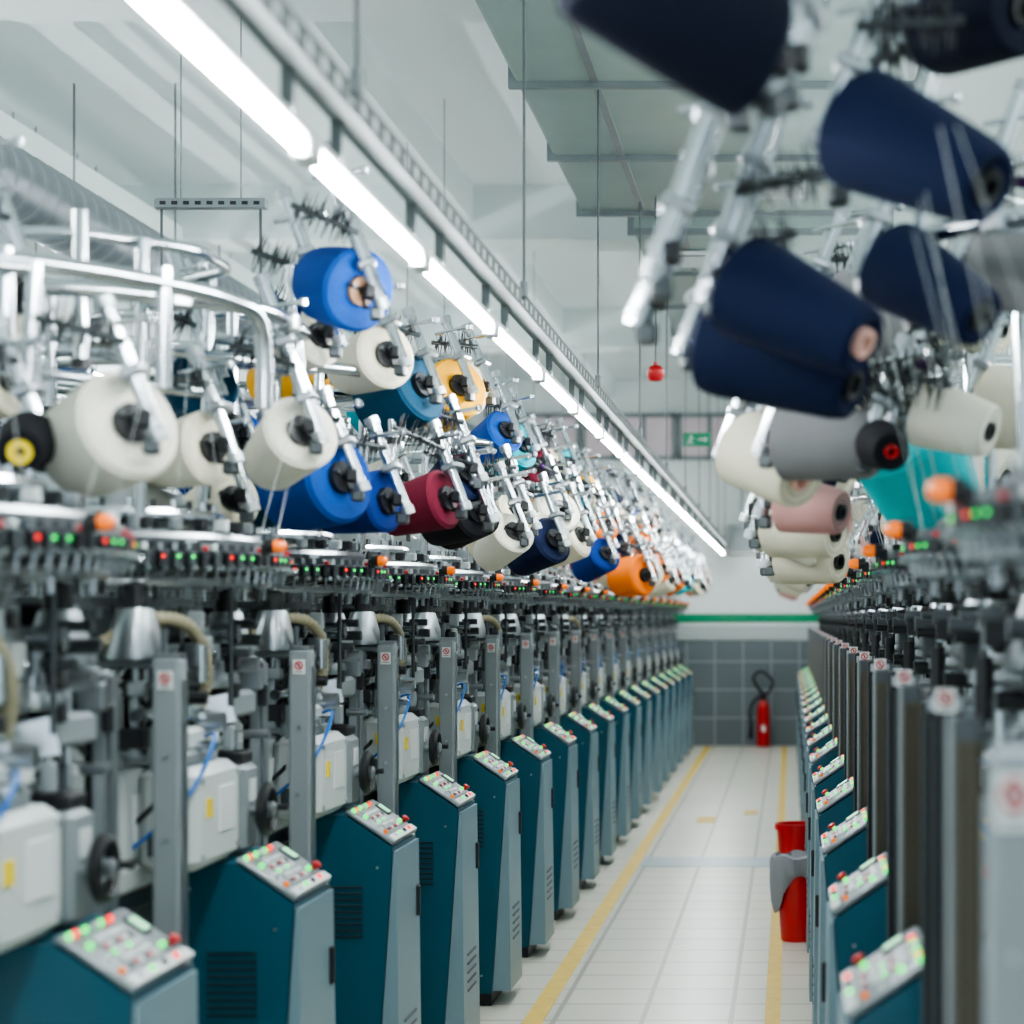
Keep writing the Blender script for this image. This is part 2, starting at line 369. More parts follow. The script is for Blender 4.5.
    for k in range(5): b.cyl((.22*s+.02*k*s,-.34+.16*k,.93),(.22*s+.02*k*s,-.34+.16*k,1.40),.008,STEEL,seg=8)
    b.lathe([(.0,0),(.05,.0),(.055,.02),(.055,.09),(.03,.11),(0,.112)],STEEL,18,Matrix.Translation((.20*s,.06,1.40)))
    b.lathe([(.0,0),(.07,.0),(.075,.012),(.07,.03),(.04,.035),(.04,.06),(0,.06)],CHROME,22,Matrix.Translation((.27*s,-.12,1.28)))
    b.lathe([(.0,0),(.06,.0),(.065,.012),(.06,.03),(.03,.035),(.03,.06),(0,.06)],STEEL,22,Matrix.Translation((.29*s,.14,1.34)))
    D['selector_bridge']=b.mesh('selector_bridge')
    b=MB(); b.lathe([(.064,0),(.066,.008),(.038,.10),(.036,.105)],STEEL,20); b.lathe([(.026,.105),(.026,.15),(.020,.155)],BLACK,16)
    b.cyl((0,0,-.20),(0,0,0),.010,STEEL); b.box((0,0,-.01),(.14,.05,.018),GREY,bev=.004)
    D['suction_funnel']=b.mesh('suction_funnel')
    b=MB(); b.lathe([(.30,1.44),(.30,1.60)],CLEAR,32,cap=False)
    D['clear_guard']=b.mesh('clear_guard')
    b=MB()
    b.lathe([(.42,1.598),(.468,1.598),(.472,1.604),(.472,1.636),(.462,1.642),(.42,1.642),(.415,1.62),(.42,1.598)],DGREY,60,cap=False)
    b.lathe([(.40,1.568),(.448,1.568),(.452,1.576),(.448,1.584),(.40,1.584),(.396,1.576),(.40,1.568)],STEEL,56,cap=False)
    b.lathe([(.34,1.66),(.425,1.66),(.432,1.67),(.425,1.68),(.34,1.69),(.335,1.675),(.34,1.66)],STEEL,56,cap=False)
    b.lathe([(.27,1.715),(.345,1.715),(.35,1.725),(.345,1.735),(.27,1.743),(.265,1.725),(.27,1.715)],CHROME,48,cap=False)
    for k in range(36):
        a=2*pi*k/36+.05; c,d=math.cos(a),math.sin(a)
        b.box((.40*c,.40*d,1.70),(.03,.018,.025),[STEEL,BLACK,LGREY,BLACK][k%4],rot=(0,0,a),bev=.003)
        b.cyl((.32*c,.32*d,1.73),(.32*c,.32*d,1.755),.007,CHROME if k%2 else BLACK,seg=8)
        b.cyl((.44*c,.44*d,1.54),(.44*c,.44*d,1.572),.006,BLACK if k%2 else CHROME,seg=6)
    for k in range(8):
        a=2*pi*k/8+.2; b.box((.33*math.cos(a),.33*math.sin(a),1.648),(.24,.03,.014),STEEL,rot=(0,0,a))
    for k in range(6):
        a=2*pi*k/6+.2; b.cyl((.36*math.cos(a),.36*math.sin(a),1.3),(.36*math.cos(a),.36*math.sin(a),1.65),.006,DSTEEL,seg=8)
    D['feeder_ring']=b.mesh('feeder_ring')
    b=MB(); b.lathe([(.27,1.735),(.28,1.745),(.25,1.775),(.16,1.81),(.13,1.83),(.06,1.84),(.055,1.86)],STEEL,32)
    for k in range(10):
        a=2*pi*k/10; b.cyl((.2*math.cos(a),.2*math.sin(a),1.77),(.2*math.cos(a),.2*math.sin(a),1.82),.008,r.choice([BLACK,CHROME]),seg=8)
    D['top_dome']=b.mesh('top_dome')
    def unit(b,M,k):
        def bx(c,d,m,bev=0): b.box(M@Vector(c),d,m,rot=M.to_3x3(),bev=bev)
        bx((.482,0,1.622),(.020,.017,.034),BLACK if k%2 else DSTEEL,.003)
        bx((.470,0,1.650),(.018,.012,.014),STEEL if k!=2 else LGREY)
        b.cyl(M@Vector((.488,0,1.608)),M@Vector((.504,0,1.604)),.006,CHROME,seg=8)
        b.cyl(M@Vector((.480,.006,1.605)),M@Vector((.474,.006,1.575)),.003,STEEL,seg=6)
        if k==3: b.lathe([(.0,-.006),(.006,-.003),(.006,.003),(0,.006)],RED,6,M@Matrix.Translation((.488,0,1.646)))
        bx((.493,.0,1.628),(.003,.006,.006),(LEDG if k==0 else (LEDR if k==1 else DGREY)))
    D['unit']=[]
    for k in range(4):
        b=MB(); unit(b,Matrix.Identity(4),k); D['unit'].append(b.mesh('yarn_feeder'))
    b=MB()
    for k in range(NU): unit(b,Matrix.Rotation(2*pi*k/NU,4,'Z'),(k*7+k//5)%4)
    D['feeders']=b.mesh('yarn_feeders')
    b=MB(); Mx=Matrix.Rotation(pi/2*s,4,'Y')
    b.lathe([(.022,-.03),(.024,-.028),(.024,.0)],BLACK,16,Mx); b.lathe([(.021,0),(.022,.02),(.018,.034),(.008,.042),(0,.043)],ORANGE,16,Mx)
    b.box((-.03*s,0,-.012),(.03,.02,.04),BLACK,bev=.003)
    D['warning_lamp']=b.mesh('warning_lamp')
    P=bez([(.20*s,-.40,1.44),(.29*s,-.36,1.495),(.34*s,-.26,1.49),(.355*s,-.16,1.43),(.34*s,-.10,1.34),(.30*s,-.06,1.26)],12)
    b=MB(); b.path(P,.014,HOSE,10,rf=lambda i:.0155 if i%2 else .012); D['vacuum_hose']=b.mesh('vacuum_hose')
    b=MB(); b.path(bez([(.2*s,-.3,.98),(.36*s,-.32,1.12),(.39*s,-.2,1.24),(.34*s,-.1,1.24),(.28*s,.05,1.2)],8),.004,BLUEH,8); D['air_tube']=b.mesh('air_tube')
    b=MB()
    for k in range(4):
        y=-.34+.2*k; b.path(bez([(.1*s,y,.98),(.28*s,y+.05,1.1+.05*k),(.30*s,y+.12,1.25),(.2*s,y+.1,1.36)],6),.006,BLACK,6)
    D['wiring']=b.mesh('wiring')
    def creel(full):
        b=MB()
        if full:
            b.path(oct_pts(.54,2.16),.017,CHROME,14,closed=True)
            b.path(oct_pts(.36,2.30),.013,CHROME,10,closed=True)
        zt=2.30 if full else 2.14
        for k in range(4):
            a=pi/4+k*pi/2; c,d=math.cos(a),math.sin(a)
            b.path(bez([(.34*c,.34*d,1.68),(.35*c,.35*d,1.9),(.36*c,.36*d,zt)],4),.015,CHROME,10)
            if full: b.cyl((.34*c,.34*d,2.16),(.50*c,.50*d,2.16),.013,CHROME,seg=8)
            b.cyl((.34*c,.34*d,1.68),(.34*c,.34*d,1.72),.028,STEEL)
        if full:
            for k in range(8):
                a=k*pi/4; b.box((.50*math.cos(a),.50*math.sin(a),2.16),(.05,.05,.045),STEEL,rot=(0,0,a),bev=.008)
            for k in range(4):
                a=pi/8+k*pi/2; b.cyl((.52*math.cos(a),.52*math.sin(a),2.0),(.5*math.cos(a),.5*math.sin(a),2.32),.015,CHROME,seg=10)
                b.cyl((.52*math.cos(a),.52*math.sin(a),2.0),(.52*math.cos(a),.52*math.sin(a),2.02),.020,BLACK,seg=10)
        else:
            for q in (pi/4,3*pi/4): b.cyl((.36*math.cos(q),.36*math.sin(q),2.13),(.36*math.cos(q+pi),.36*math.sin(q+pi),2.13),.012,CHROME,seg=10)
        return b.mesh('creel_frame')
    D['creel_frame']=creel(True); D['creel_open']=creel(False)
    b=MB()
    for k in range(22):
        a=2*pi*k/22+.1; a2=a+r.uniform(-.3,.3)
        b.cyl((.46*math.cos(a),.46*math.sin(a),1.66),(.54*math.cos(a2),.54*math.sin(a2),2.0+.1*r.random()),.0007,LGREY,seg=3)
    for k in range(30):
        a=2*pi*k/30+.1; b.cyl((.44*math.cos(a),.44*math.sin(a),1.60),(.12*math.cos(a),.12*math.sin(a),1.56),.0008,LGREY,seg=3)
    D['yarn_threads']=b.mesh('yarn_threads')
    b=MB(); b.box((0,0,.71),(.055,.06,1.42),GREY,bev=.006); b.box((0,0,.02),(.09,.09,.04),DSTEEL); b.box((0,0,1.423),(.05,.055,.012),STEEL)
    b.box((.0295*s,0,.75),(.004,.04,1.25),STEEL)
    for z in (1.05,1.22): b.cyl((.0,-.03,z),(0,-.034,z),.005,STEEL,seg=8)
    D['post']=b.mesh('support_post')
    b=MB(); b.box((.008*s,0,.70),(.03,.05,1.40),GREY,bev=.005); b.box((-.013*s,0,.7),(.014,.046,1.38),BLACK); b.box((.026*s,0,.7),(.006,.05,1.38),STEEL); b.box((0,0,.02),(.08,.08,.04),DSTEEL)
    D['post_dark']=b.mesh('support_post')
    b=MB(); b.box((0,0,.695),(.06,.05,1.39),BLACK,bev=.005)
    for k in range(-1,3): b.box((-.018+.015*k,-.027,.75),(.004,.006,1.2),DGREY)
    b.box((-.031*s,0,.7),(.004,.045,1.36),GREY); b.box((0,-.028,1.37),(.05,.004,.02),STEEL); b.box((0,0,.02),(.09,.08,.04),DSTEEL)
    D['post_black']=b.mesh('support_post')
    BR=mat('bronze_strip',(.11,.08,.03),.4,.6)
    b=MB(); b.box((0,0,.69),(.036,.06,1.38),DGREY,bev=.004)
    for k in range(3): b.box((-.011+.011*k,-.032,.75),(.004,.006,1.2),BR)
    b.box((.018*s,0,.7),(.006,.05,1.36),GREY); b.box((0,0,.02),(.08,.08,.04),DSTEEL)
    D['post_bronze']=b.mesh('support_post')
    b=MB(); b.box((0,0,0),(.05,.003,.06),WHITE)
    Mq=Matrix.Translation((0,-.003,.006))@Matrix.Rotation(pi/2,4,'X')
    b.lathe([(.0125,-.001),(.018,-.001),(.018,.001),(.0125,.001),(.0125,-.001)],RED,20,Mq,cap=False)
    b.box((0,-.003,.006),(.028,.002,.0045),RED,rot=(0,pi/4,0)); b.box((0,-.003,.006),(.007,.0015,.014),BLACK)
    b.box((0,-.002,-.02),(.034,.002,.003),DGREY)
    D['label']=b.mesh('prohibition_label')
    return D
MP={1:machine_parts(1),-1:machine_parts(-1)}
def machine(cx,cy,s,near=False,posts=(),back=False,openc=False,hose=False):
    D=MP[s]
    o=obj('knitting_machine',None,loc=(cx,cy,0),label='circular sock knitting machine with silver feeder ring and chrome creel',cat='knitting machine',group='circular knitting machines in rows')
    obj('base_housing',D['base_housing'],o); obj('bed_plate',D['bed_plate'],o)
    for yy in (-.24,.27): obj('gear_box',D['gear_box'],o,loc=(.12*s,yy,.98))
    if s>0: obj('side_cover',D['side_cover'],o,loc=(.315*s,-.12,.965),label='pale grey side cover with small yellow warning label')
    obj('switch_box',D['switch_box'],o,loc=(.33*s,.15,.965)); obj('hand_wheel',D['hand_wheel'],o,loc=(.40*s,.15,1.06))
    obj('drive_motor',D['drive_motor'],o,loc=(-.22*s,-.25,.93))
    for n in ('knitting_head','selector_bridge','electronics_box','clear_guard','feeder_ring','top_dome','air_tube','wiring'): obj(n,D[n],o)
    if hose: obj('vacuum_hose',D['vacuum_hose'],o,label='beige corrugated hose')
    obj('creel_frame',D['creel_open' if openc else 'creel_frame'],o)
    fs=1.0 if s>0 else 1.2
    obj('suction_funnel',D['suction_funnel'],o,loc=(.27*s,-.36,1.415),scale=fs); obj('suction_funnel',D['suction_funnel'],o,loc=(.27*s,.34,1.41),scale=fs)
    obj('yarn_threads',D['yarn_threads'],o,kind='stuff')
    if near:
        for k in range(NU): obj('yarn_feeder',D['unit'][(k*7+k//5)%4],o,rot=(0,0,2*pi*k/NU))
    else: obj('yarn_feeder',D['feeders'],o,kind='stuff')
    if not back: obj('warning_lamp',D['warning_lamp'],o,loc=(.505*s,-.15,1.655),label='orange warning lamp',scale=.62 if s>0 else .68)
    for kind,x,y,lb in posts:
        p=obj('support_post',D[kind],o,loc=(x-cx,y-cy,0))
        if y<2.1: p.scale=(.75,1,.965)
        if lb: obj('prohibition_label',D['label'],p,loc=(0,-.0325,1.375),scale=.62 if y>2.1 else .95)
    return o
PAL_L=['cream','blue','ivory','cream','orange','navy','blue','royal','maroon','cream','teal','cream','orange','black','grey','cyan','ivory','yellow','purple','cream','navy','maroon']
PAL_R=['cream','ivory','cream','pink','grey','navy','cream','ivory','black','darkteal','cream','grey','ivory','blue','cream']
SL=[(.66,-.40,1.93,0),(.72,-.02,1.88,0),(.68,.36,1.95,0),(.56,-.20,2.22,1),(.58,.20,2.24,1),(.22,-.46,1.97,0),(.26,.34,2.24,1)]
def populate(mo,cx,cy,s,pal,skip=(),colors=None,extra=0.,short=1):
    for i,(x,y,z,up) in enumerate(SL):
        if i in skip: continue
        p=Vector(((x+extra)*s,y+R.uniform(-.04,.04),z+R.uniform(-.08,.05)))
        if s>0: d=(-.8+R.uniform(-.1,.3),R.uniform(.05,.85),-.35+R.uniform(-.3,.2)+(.25 if up else 0))
        else: d=(.8,R.uniform(-.55,-.1),-.35+R.uniform(-.2,.15))
        arm(mo,p,d,s,brush=(i%2==0),short=short)
        key=colors[i] if colors else R.choice(pal)
        cone(Vector((cx,cy,0))+p,d,key,R.choice([0,0,1]),R.uniform(.86,1.1))
P=1.15; LX=-1.62; RX=.70
left=[];right=[]
for k in range(18):
    cy=3.54+P*k
    posts=[('post',-1.255,cy-.44,True),('post_dark',-1.31,cy+.44,False)]
    left.append(machine(LX,cy,1,near=k<1,posts=posts,openc=(k==0),hose=k in (0,1,2,3,5,8)))
for k in range(19):
    cy=2.70+P*k
    posts=[('post',.212,2.02,True)] if k==0 else []
    posts+= [('post_black',.235,cy+.51,True),('post_bronze',.215,cy-.12,False)]
    right.append(machine(RX,cy,-1,near=k<1,posts=posts,openc=(k==0)))
for k in range(2,18):
    cols=None
    if k==2: cols=['maroon','cream','navy','cream','darkteal','blue','yellow']
    if k==3: cols=['black','ivory','cream','yellow','cream','navy','teal']
    if k==4: cols=['cream','navy','cream','blue','teal','cream','cream']
    if k==5: cols=['ivory','cream','teal','maroon','cream','cream','blue']
    if k==7: cols=['orange','cream','navy','cyan','cream','blue','yellow']
    if k==9: cols=['maroon','cream','orange','cream','blue','blue','yellow']
    populate(left[k],LX,3.54+P*k,1,PAL_L,colors=cols,skip=(0,1) if k==2 else ((1,) if k==7 else (() if k<13 else (5,))))
for k in range(2,19):
    populate(right[k],RX,2.70+P*k,-1,PAL_R,extra=.08,skip=() if k<12 else (5,6))
HERO=[
(left[0],(-1.145,3.70,1.852),(-1.29,3.82,1.804),'ivory',1,1.0,1),
(left[1],(-1.244,4.60,1.879),(-1.42,4.70,1.854),'cream',0,.95,0),
(left[1],(-1.085,4.72,1.932),(-1.19,4.86,1.87),'ivory',0,1.0,0),
(left[1],(-1.08,5.15,1.85),(-1.265,5.27,1.815),'blue',1,1.12,1),
(left[2],(-1.30,5.40,1.82),(-1.45,5.32,1.80),'darkteal',0,.95,0),
(left[0],(-1.355,3.76,1.825),(-1.32,3.58,1.775),'black',0,.60,5),
(left[0],(-1.43,3.92,2.11),(-1.60,4.0,2.08),'ivory',0,1.0,0),
(left[1],(-.965,4.80,2.245),(-1.10,4.93,2.285),'blue',1,.95,3),
(left[1],(-1.107,5.02,2.186),(-1.24,5.12,2.15),'ivory',0,.85,0),
(left[1],(-1.40,5.05,2.07),(-1.50,5.2,2.03),'darkteal',0,1.0,0),
(left[1],(-1.30,4.95,1.79),(-1.42,5.07,1.75),'cream',0,.85,0),
(left[1],(-1.03,5.48,1.81),(-1.2,5.56,1.79),'royal',0,.95,0),
(left[0],(-1.50,4.08,1.98),(-1.66,4.1,1.93),'cream',0,.9,0),
(left[2],(-.95,5.95,1.845),(-1.12,6.02,1.805),'maroon',0,.98,0),
(left[2],(-.91,6.20,1.82),(-1.05,6.30,1.78),'black',0,.9,0),
(left[7],(-.79,11.75,1.745),(-.93,11.85,1.73),'orange',1,1.15,0),
(right[0],(.075,3.10,2.235),(.26,2.95,2.115),'navy',2,1.06,6),
(right[0],(-.005,2.52,2.165),(-.215,2.42,2.235),'midnight',2,1.0,6),
(right[0],(.22,3.3,2.44),(.36,3.1,2.40),'midnight',0,1.0,0),
(right[1],(-.105,3.42,2.055),(.091,3.31,1.945),'navy',2,1.02,7),
(right[1],(-.155,3.66,1.995),(.10,3.54,1.895),'navy',2,1.12,6),
(right[1],(.150,3.62,2.125),(.33,3.46,1.985),'navy',2,.92,6),
(right[1],(-.12,4.60,1.885),(-.02,4.50,1.82),'cream',0,.98,2),
(right[1],(-.03,4.35,1.875),(.15,4.25,1.85),'grey',0,1.0,2),
(right[1],(.23,4.70,1.93),(.31,4.80,1.80),'cyan',1,1.25,1),
(right[1],(.17,4.22,1.855),(.205,4.05,1.815),'black',0,.56,4),
(right[1],(-.04,4.95,1.775),(.09,4.88,1.75),'pink',0,.78,0),
(right[1],(.12,4.95,2.19),(.26,4.82,2.14),'cream',0,.95,0),
(right[1],(.24,4.3,1.93),(.42,4.22,1.87),'ivory',0,.80,0),
(right[1],(.34,3.95,2.17),(.5,3.85,2.12),'grey',0,.95,0),
(right[2],(-.07,5.45,1.745),(.09,5.36,1.72),'cream',0,.95,0),
(right[3],(-.04,6.25,1.69),(.11,6.16,1.67),'cream',0,.95,0),
(right[3],(-.06,6.75,1.70),(.09,6.66,1.68),'ivory',0,1.0,0),
]
for mo,bp,tp,key,t,sc,core in HERO:
    s=1 if mo in left else -1
    d=Vector(tp)-Vector(bp); p=Vector(bp)-Vector(mo.location)
    sh=1 if (mo is right[0] or sc<.7 or (s>0 and bp[2]<1.9) or mo in right[2:]) else 0
    arm(mo,p,d,s,short=sh); cone(bp,d,key,t,sc,core)
for x,y,z in ((-.205,3.34,2.01),(-.175,3.22,2.06),(-.05,3.0,2.27),(.10,3.35,2.23),(.02,3.0,2.30)):
    arm(right[1],Vector((x,y,z))-right[1].location,(1,0,0),-1,brush=(z>2.1),hold=False,sc=1.15)
for x,y,z in ((.06,4.25,1.98),(.16,4.2,2.0)):
    a=obj('bristle_brush',BM[1],right[1],loc=Vector((x,y,z))-right[1].location,rot=Vector((1,-.3,-.25)).to_track_quat('Z','Y'),scale=1.15)
b=MB(); o0=Vector((LX,3.54,0))
def rl(pts,r): b.path(bez([Vector(p)-o0 for p in pts],6),r,CHROME,14)
rl([(-2.1,3.62,2.15),(-1.7,3.70,2.15),(-1.42,3.80,2.15),(-1.2,4.02,2.14),(-1.11,4.2,2.13),(-1.085,4.28,2.11),(-1.08,4.31,2.04),(-1.08,4.31,1.93)],.0175)
rl([(-1.75,4.28,2.10),(-1.62,4.4,2.10),(-1.36,4.75,2.10),(-1.2,5.05,2.10)],.015)
rl([(-1.9,4.1,2.0),(-1.55,4.3,2.0),(-1.3,4.65,2.0)],.013)
for x,y in ((-1.42,3.80),(-1.2,4.02),(-1.55,3.76)): b.cyl(Vector((x,y,1.94))-o0,Vector((x,y,2.17))-o0,.016,CHROME,seg=12)
obj('creel_rail',b.mesh('creel_rail'),left[0])
for k in range(6):
    cy=6.2+P*k; mo=machine(-3.45,cy,1,back=True,posts=[('post',-3.02,cy-.45,False)])
    populate(mo,-3.45,cy,1,PAL_L,skip=(2,4,6))
# ---------------------------------------------------------------- control cabinets
def cabinet_meshes(s):
    D={}; b=MB()
    L=.36; prof=[(-.26,.05),(-.06,.05),(-.008,.865),(-.14,.955),(-.26,.955)]
    def prism(prof,y0,y1,m):
        n=len(prof); vs=[(x*s,y0,z) for x,z in prof]+[(x*s,y1,z) for x,z in prof]
        fs=[list(range(n)),list(reversed(range(n,2*n)))]+[(i,i+n,(i+1)%n+n,(i+1)%n) for i in range(n)]
        if s<0: fs=[list(reversed(f)) for f in fs]
        b.add(vs,fs,m)
    prism(prof,0,L,TEAL); b.box((-.155*s,L/2,.025),(.18,.32,.05),BLACK)
    for k in range(9): b.box((-.145*s,-.002,.62+.017*k),(.11,.006,.006),TEALD)
    for x,z in ((-.24,.12),(-.10,.12),(-.24,.90),(-.05,.81)): b.cyl((x*s,-.004,z),(x*s,.0,z),.004,STEEL,seg=8)
    D['body']=b.mesh('cabinet_body')
    b=MB(); prism([(-.058,.06),(.012,.06),(.002,.855),(-.006,.855)],.006,L-.006,TEALL)
    for k in range(5): b.box((.006*s,L/2,.25+.03*k),(.012,.18,.008),DGREY)
    D['door']=b.mesh('cabinet_door')
    b=MB(); b.box((0,0,0),(.012,.02,.09),BLACK,bev=.003); D['handle']=b.mesh('door_handle')
    b=MB(); ang=math.atan2(.090,.132)
    b.box((0,0,.004),(.160,L-.01,.014),PANEL,bev=.004)
    b.box((.066*s,0,.012),(.022,L-.02,.006),LGREY)
    b.box((-.0*s,-.01,.012),(.095,.17,.003),GREY)
    D['panel']=b.mesh('control_panel'); D['ang']=ang*s
    b=MB(); b.box((0,0,.004),(.05,.05,.006),DGREY,bev=.002); b.box((0,0,.0075),(.036,.036,.002),LEDW); D['display']=b.mesh('display_screen')
    b=MB()
    for i in range(6):
        for j in range(5): b.box(((-.036+.018*j)*s,-.075+.026*i,.004),(.010,.014,.007),[WHITE,LGREY,RED,WHITE,LEDG,WHITE,LGREY,WHITE,BLACK][(i*3+j*2)%9],bev=.002)
    D['keypad']=b.mesh('keypad')
    for nm,m in (('g',LEDG),('r',LEDR),('w',WHITE),('k',BLACK),('o',ORANGE),('R',RED)):
        b=MB(); b.lathe([(.0065,0),(.0065,.006),(.0055,.010),(0,.0105)],m,10); D['b'+nm]=b.mesh('push_button')
    b=MB(); b.lathe([(.007,0),(.007,.008),(.011,.010),(.011,.015),(.007,.018),(0,.019)],RED,14); D['stop']=b.mesh('stop_button')
    return D
CB={1:cabinet_meshes(1),-1:cabinet_meshes(-1)}
def cabinet(x,y,s):
    D=CB[s]
    o=obj('control_cabinet',None,loc=(x,y,0),cat='control cabinet',group='teal control cabinets along the aisle',label='teal metal control cabinet with sloped lit button panel')
    obj('cabinet_body',D['body'],o); d=obj('cabinet_door',D['door'],o,label='blue-grey tapered front door'); obj('door_handle',D['handle'],d,loc=(.008*s,.31,.68))
    p=obj('control_panel',D['panel'],o,loc=(-.074*s,.18,.917),rot=(0,D['ang'],0),label='grey sloped panel with lit buttons')
    obj('display_screen',D['display'],p,loc=(-.03*s,.125,.009)); obj('keypad',D['keypad'],p,loc=(0,-.01,.010))
    lay=[(-.064,-.16,'g'),(-.064,-.13,'r'),(-.064,-.08,'g'),(-.064,-.03,'w'),(-.064,.0,'g'),(-.064,.05,'r'),(-.03,-.14,'g'),(.01,-.14,'w'),(.04,-.15,'o'),(.064,-.11,'w'),(.064,-.05,'g'),(.064,.02,'k'),(.064,.09,'r'),(.03,.10,'g')]
    for a,c,k in lay: obj('push_button',D['b'+k],p,loc=(a*s,c,.011))
    obj('stop_button',D['stop'],p,loc=(.035*s,.150,.011))
for k in range(0,18): cabinet(-1.09,3.50+P*k,1)
for k in range(0,18): cabinet(.085,3.27+P*k,-1)
# ---------------------------------------------------------------- lights / tray
FL=1.04
def fixture_mesh(L,rods):
    b=MB(); b.box((0,0,.020),(.028,L-.004,.020),WHITE,bev=.004)
    for y in (-L/2+.022,L/2-.022): b.box((0,y,-.004),(.034,.040,.036),LGREY,bev=.004)
    for y in (-L/3,L/3):
        if rods: b.cyl((0,y,.03),(0,y,H-3.0),.004,DGREY,seg=6)
        else: b.box((.012,y,.055),(.02,.01,.07),TRAY)
    return b.mesh('fixture_body')
b=MB(); b.cyl((0,-FL/2+.04,-.004),(0,FL/2-.04,-.004),.0125,TUBE,seg=14); TM=b.mesh('fluorescent_tube')
def row(x,z,y0,n,rods):
    FM=fixture_mesh(FL,rods)
    for k in range(n):
        o=obj('batten_light',None,loc=(x,y0+FL*k,z),cat='ceiling light',label='white fluorescent batten light in a continuous line',group='fluorescent batten lights in a line')
        obj('fixture_body',FM,o); obj('fluorescent_tube',TM,o)
row(-.775,2.25,1.80,22,False)
row(1.55,3.0,2.2,20,True)  # extra row added to brighten the hall, hidden behind the right-hand cones
row(-4.3,3.0,4,16,True)  # invented row added as fill light on the left, mostly behind the machines
b=MB(); L=22.6; n=226
for x in (-.025,.025):
    b.box((x,0,.005),(.002,L,.010),TRAY); b.box((x,0,.040),(.002,L,.010),TRAY)
    for k in range(n): b.box((x,-L/2+.05+.1*k,.022),(.002,.045,.030),TRAY)
b.box((0,0,0),(.05,L,.002),TRAY)
for k in range(2): b.path([(-.008+.015*k,-L/2,.007),(-.008+.015*k,L/2,.007)],.004,[BLACK,DGREY][k],6)
obj('cable_tray',b.mesh('cable_tray'),loc=(-.745,13.25,2.335),cat='cable tray',label='perforated galvanised cable tray running above the lights')
for k in range(10):
    y=3.5+2.2*k
    if y>24: break
    b=MB(); b.cyl((0,0,0),(0,0,H-2.37),.0035,DGREY,seg=6); b.box((0,0,.02),(.02,.03,.05),GREY,bev=.004); b.box((0,0,H-2.38),(.05,.05,.02),STEEL)
    obj('hanger_wire',b.mesh('hanger_wire'),loc=(-.722,y,2.37),cat='hanger',label='thin steel hanger rod holding the cable tray',group='cable tray hangers')
for k,y in enumerate([7.0,11.3,15.5,19.6]):
    b=MB(); w=.37
    b.box((0,0,0),(w,.04,.035),ZINC,bev=.003)
    for j in range(9): b.box((-w/2+.03+j*.039,-.021,0),(.02,.003,.012),BLACK)
    for x in (-w/2+.02,w/2-.02): b.cyl((x,0,-.62),(x,0,0),.005,DGREY,seg=6)
    for x in (-.1,.1): b.cyl((x,0,0),(x,0,H-2.885),.003,GREY,seg=6)
    b.cyl((-w/2,0,-.6),(w/2,0,-.6),.008,ZINC,seg=8)
    obj('trapeze_hanger',b.mesh('trapeze_hanger'),loc=(-1.93-.03*k,y,2.88),cat='hanger bracket',label='slotted steel channel hung on thin rods',group='trapeze hangers')
b=MB(); P2=[(0,-11.5+.04*i,0) for i in range(576)]
DZ=mat('spiral_duct_metal',(.18,.21,.23),.35,.35,noise=.2,nscale=6)
b.path(P2,.15,DZ,22,rf=lambda i:.162 if i%4==0 else .150)
for k in range(8): b.cyl((0,-10+2.8*k,.1),(0,-10+2.8*k,H-3.28),.005,DGREY,seg=6)
obj('spiral_duct',b.mesh('spiral_duct'),loc=(-3.22,12.6,3.28),cat='air duct',label='round spiral galvanised air duct under the ceiling')
b=MB(); b.path([(0,-11.5,0),(0,11.5,0)],.03,WHITE,10); b.path([(.10,-11.5,-.02),(.10,11.5,-.02)],.016,GREY,8)
for k in range(8):
    b.cyl((0,-10+2.8*k,0),(0,-10+2.8*k,H-3.72),.005,DGREY,seg=6); b.box((.05,-10+2.8*k,-.02),(.15,.03,.02),STEEL)
obj('overhead_pipe',b.mesh('overhead_pipe'),loc=(-3.75,12.6,3.72),cat='pipe',label='pair of thin service pipes under the ceiling')
def rduct(c,d,vent):
    b=MB(); b.box((0,0,0),d,DUCT,bev=.01)
    n=int(d[1]/1.1)
    for k in range(n+1): b.box((0,-d[1]/2+.02+k*(d[1]-.04)/max(n,1),0),(d[0]+.05,.035,d[2]+.05),ZINC)
    b.box((d[0]*.12,0,-d[2]/2-.004),(.05,d[1]-.05,.008),DUCT); b.box((-d[0]*.3,0,-d[2]/2-.004),(.03,d[1]-.05,.008),ZINC)
    for y in (-d[1]/2+.4,d[1]/2-.4):
        for x in (-d[0]/2+.1,d[0]/2-.1): b.cyl((x,y,d[2]/2-.02),(x,y,H-c[2]),.006,DGREY,seg=6)
    o=obj('air_duct',b.mesh('air_duct'),loc=c,cat='air duct',label='rectangular sheet metal air duct under the ceiling')
    for (x,y) in vent:
        b=MB(); b.box((0,0,0),(.30,.42,.02),WHITE,bev=.004); b.box((0,0,-.010),(.25,.36,.008),BLACK)
        for k in range(8): b.box((0,-.16+.045*k,-.014),(.25,.010,.010),LGREY,rot=(.5,0,0))
        obj('air_vent',b.mesh('air_vent'),o,loc=(x,y,-d[2]/2-.022),label='slatted supply grille')
rduct((-.28,8.5,3.66),(1.5,3.8,.30),[(.2,1.2)])
rduct((-.15,12.6,3.60),(1.3,3.9,.26),[(-.42,-1.2),(-.25,1.2)])
rduct((.2,18.6,3.66),(.9,7.0,.24),[(-.2,-1.8)])
b=MB(); b.box((0,0,0),(.30,.03,.15),GREEN,bev=.004); 
for x in (-.12,.12): b.cyl((x,0,.07),(x,0,(H-3.03)/.78),.004,DGREY,seg=6)
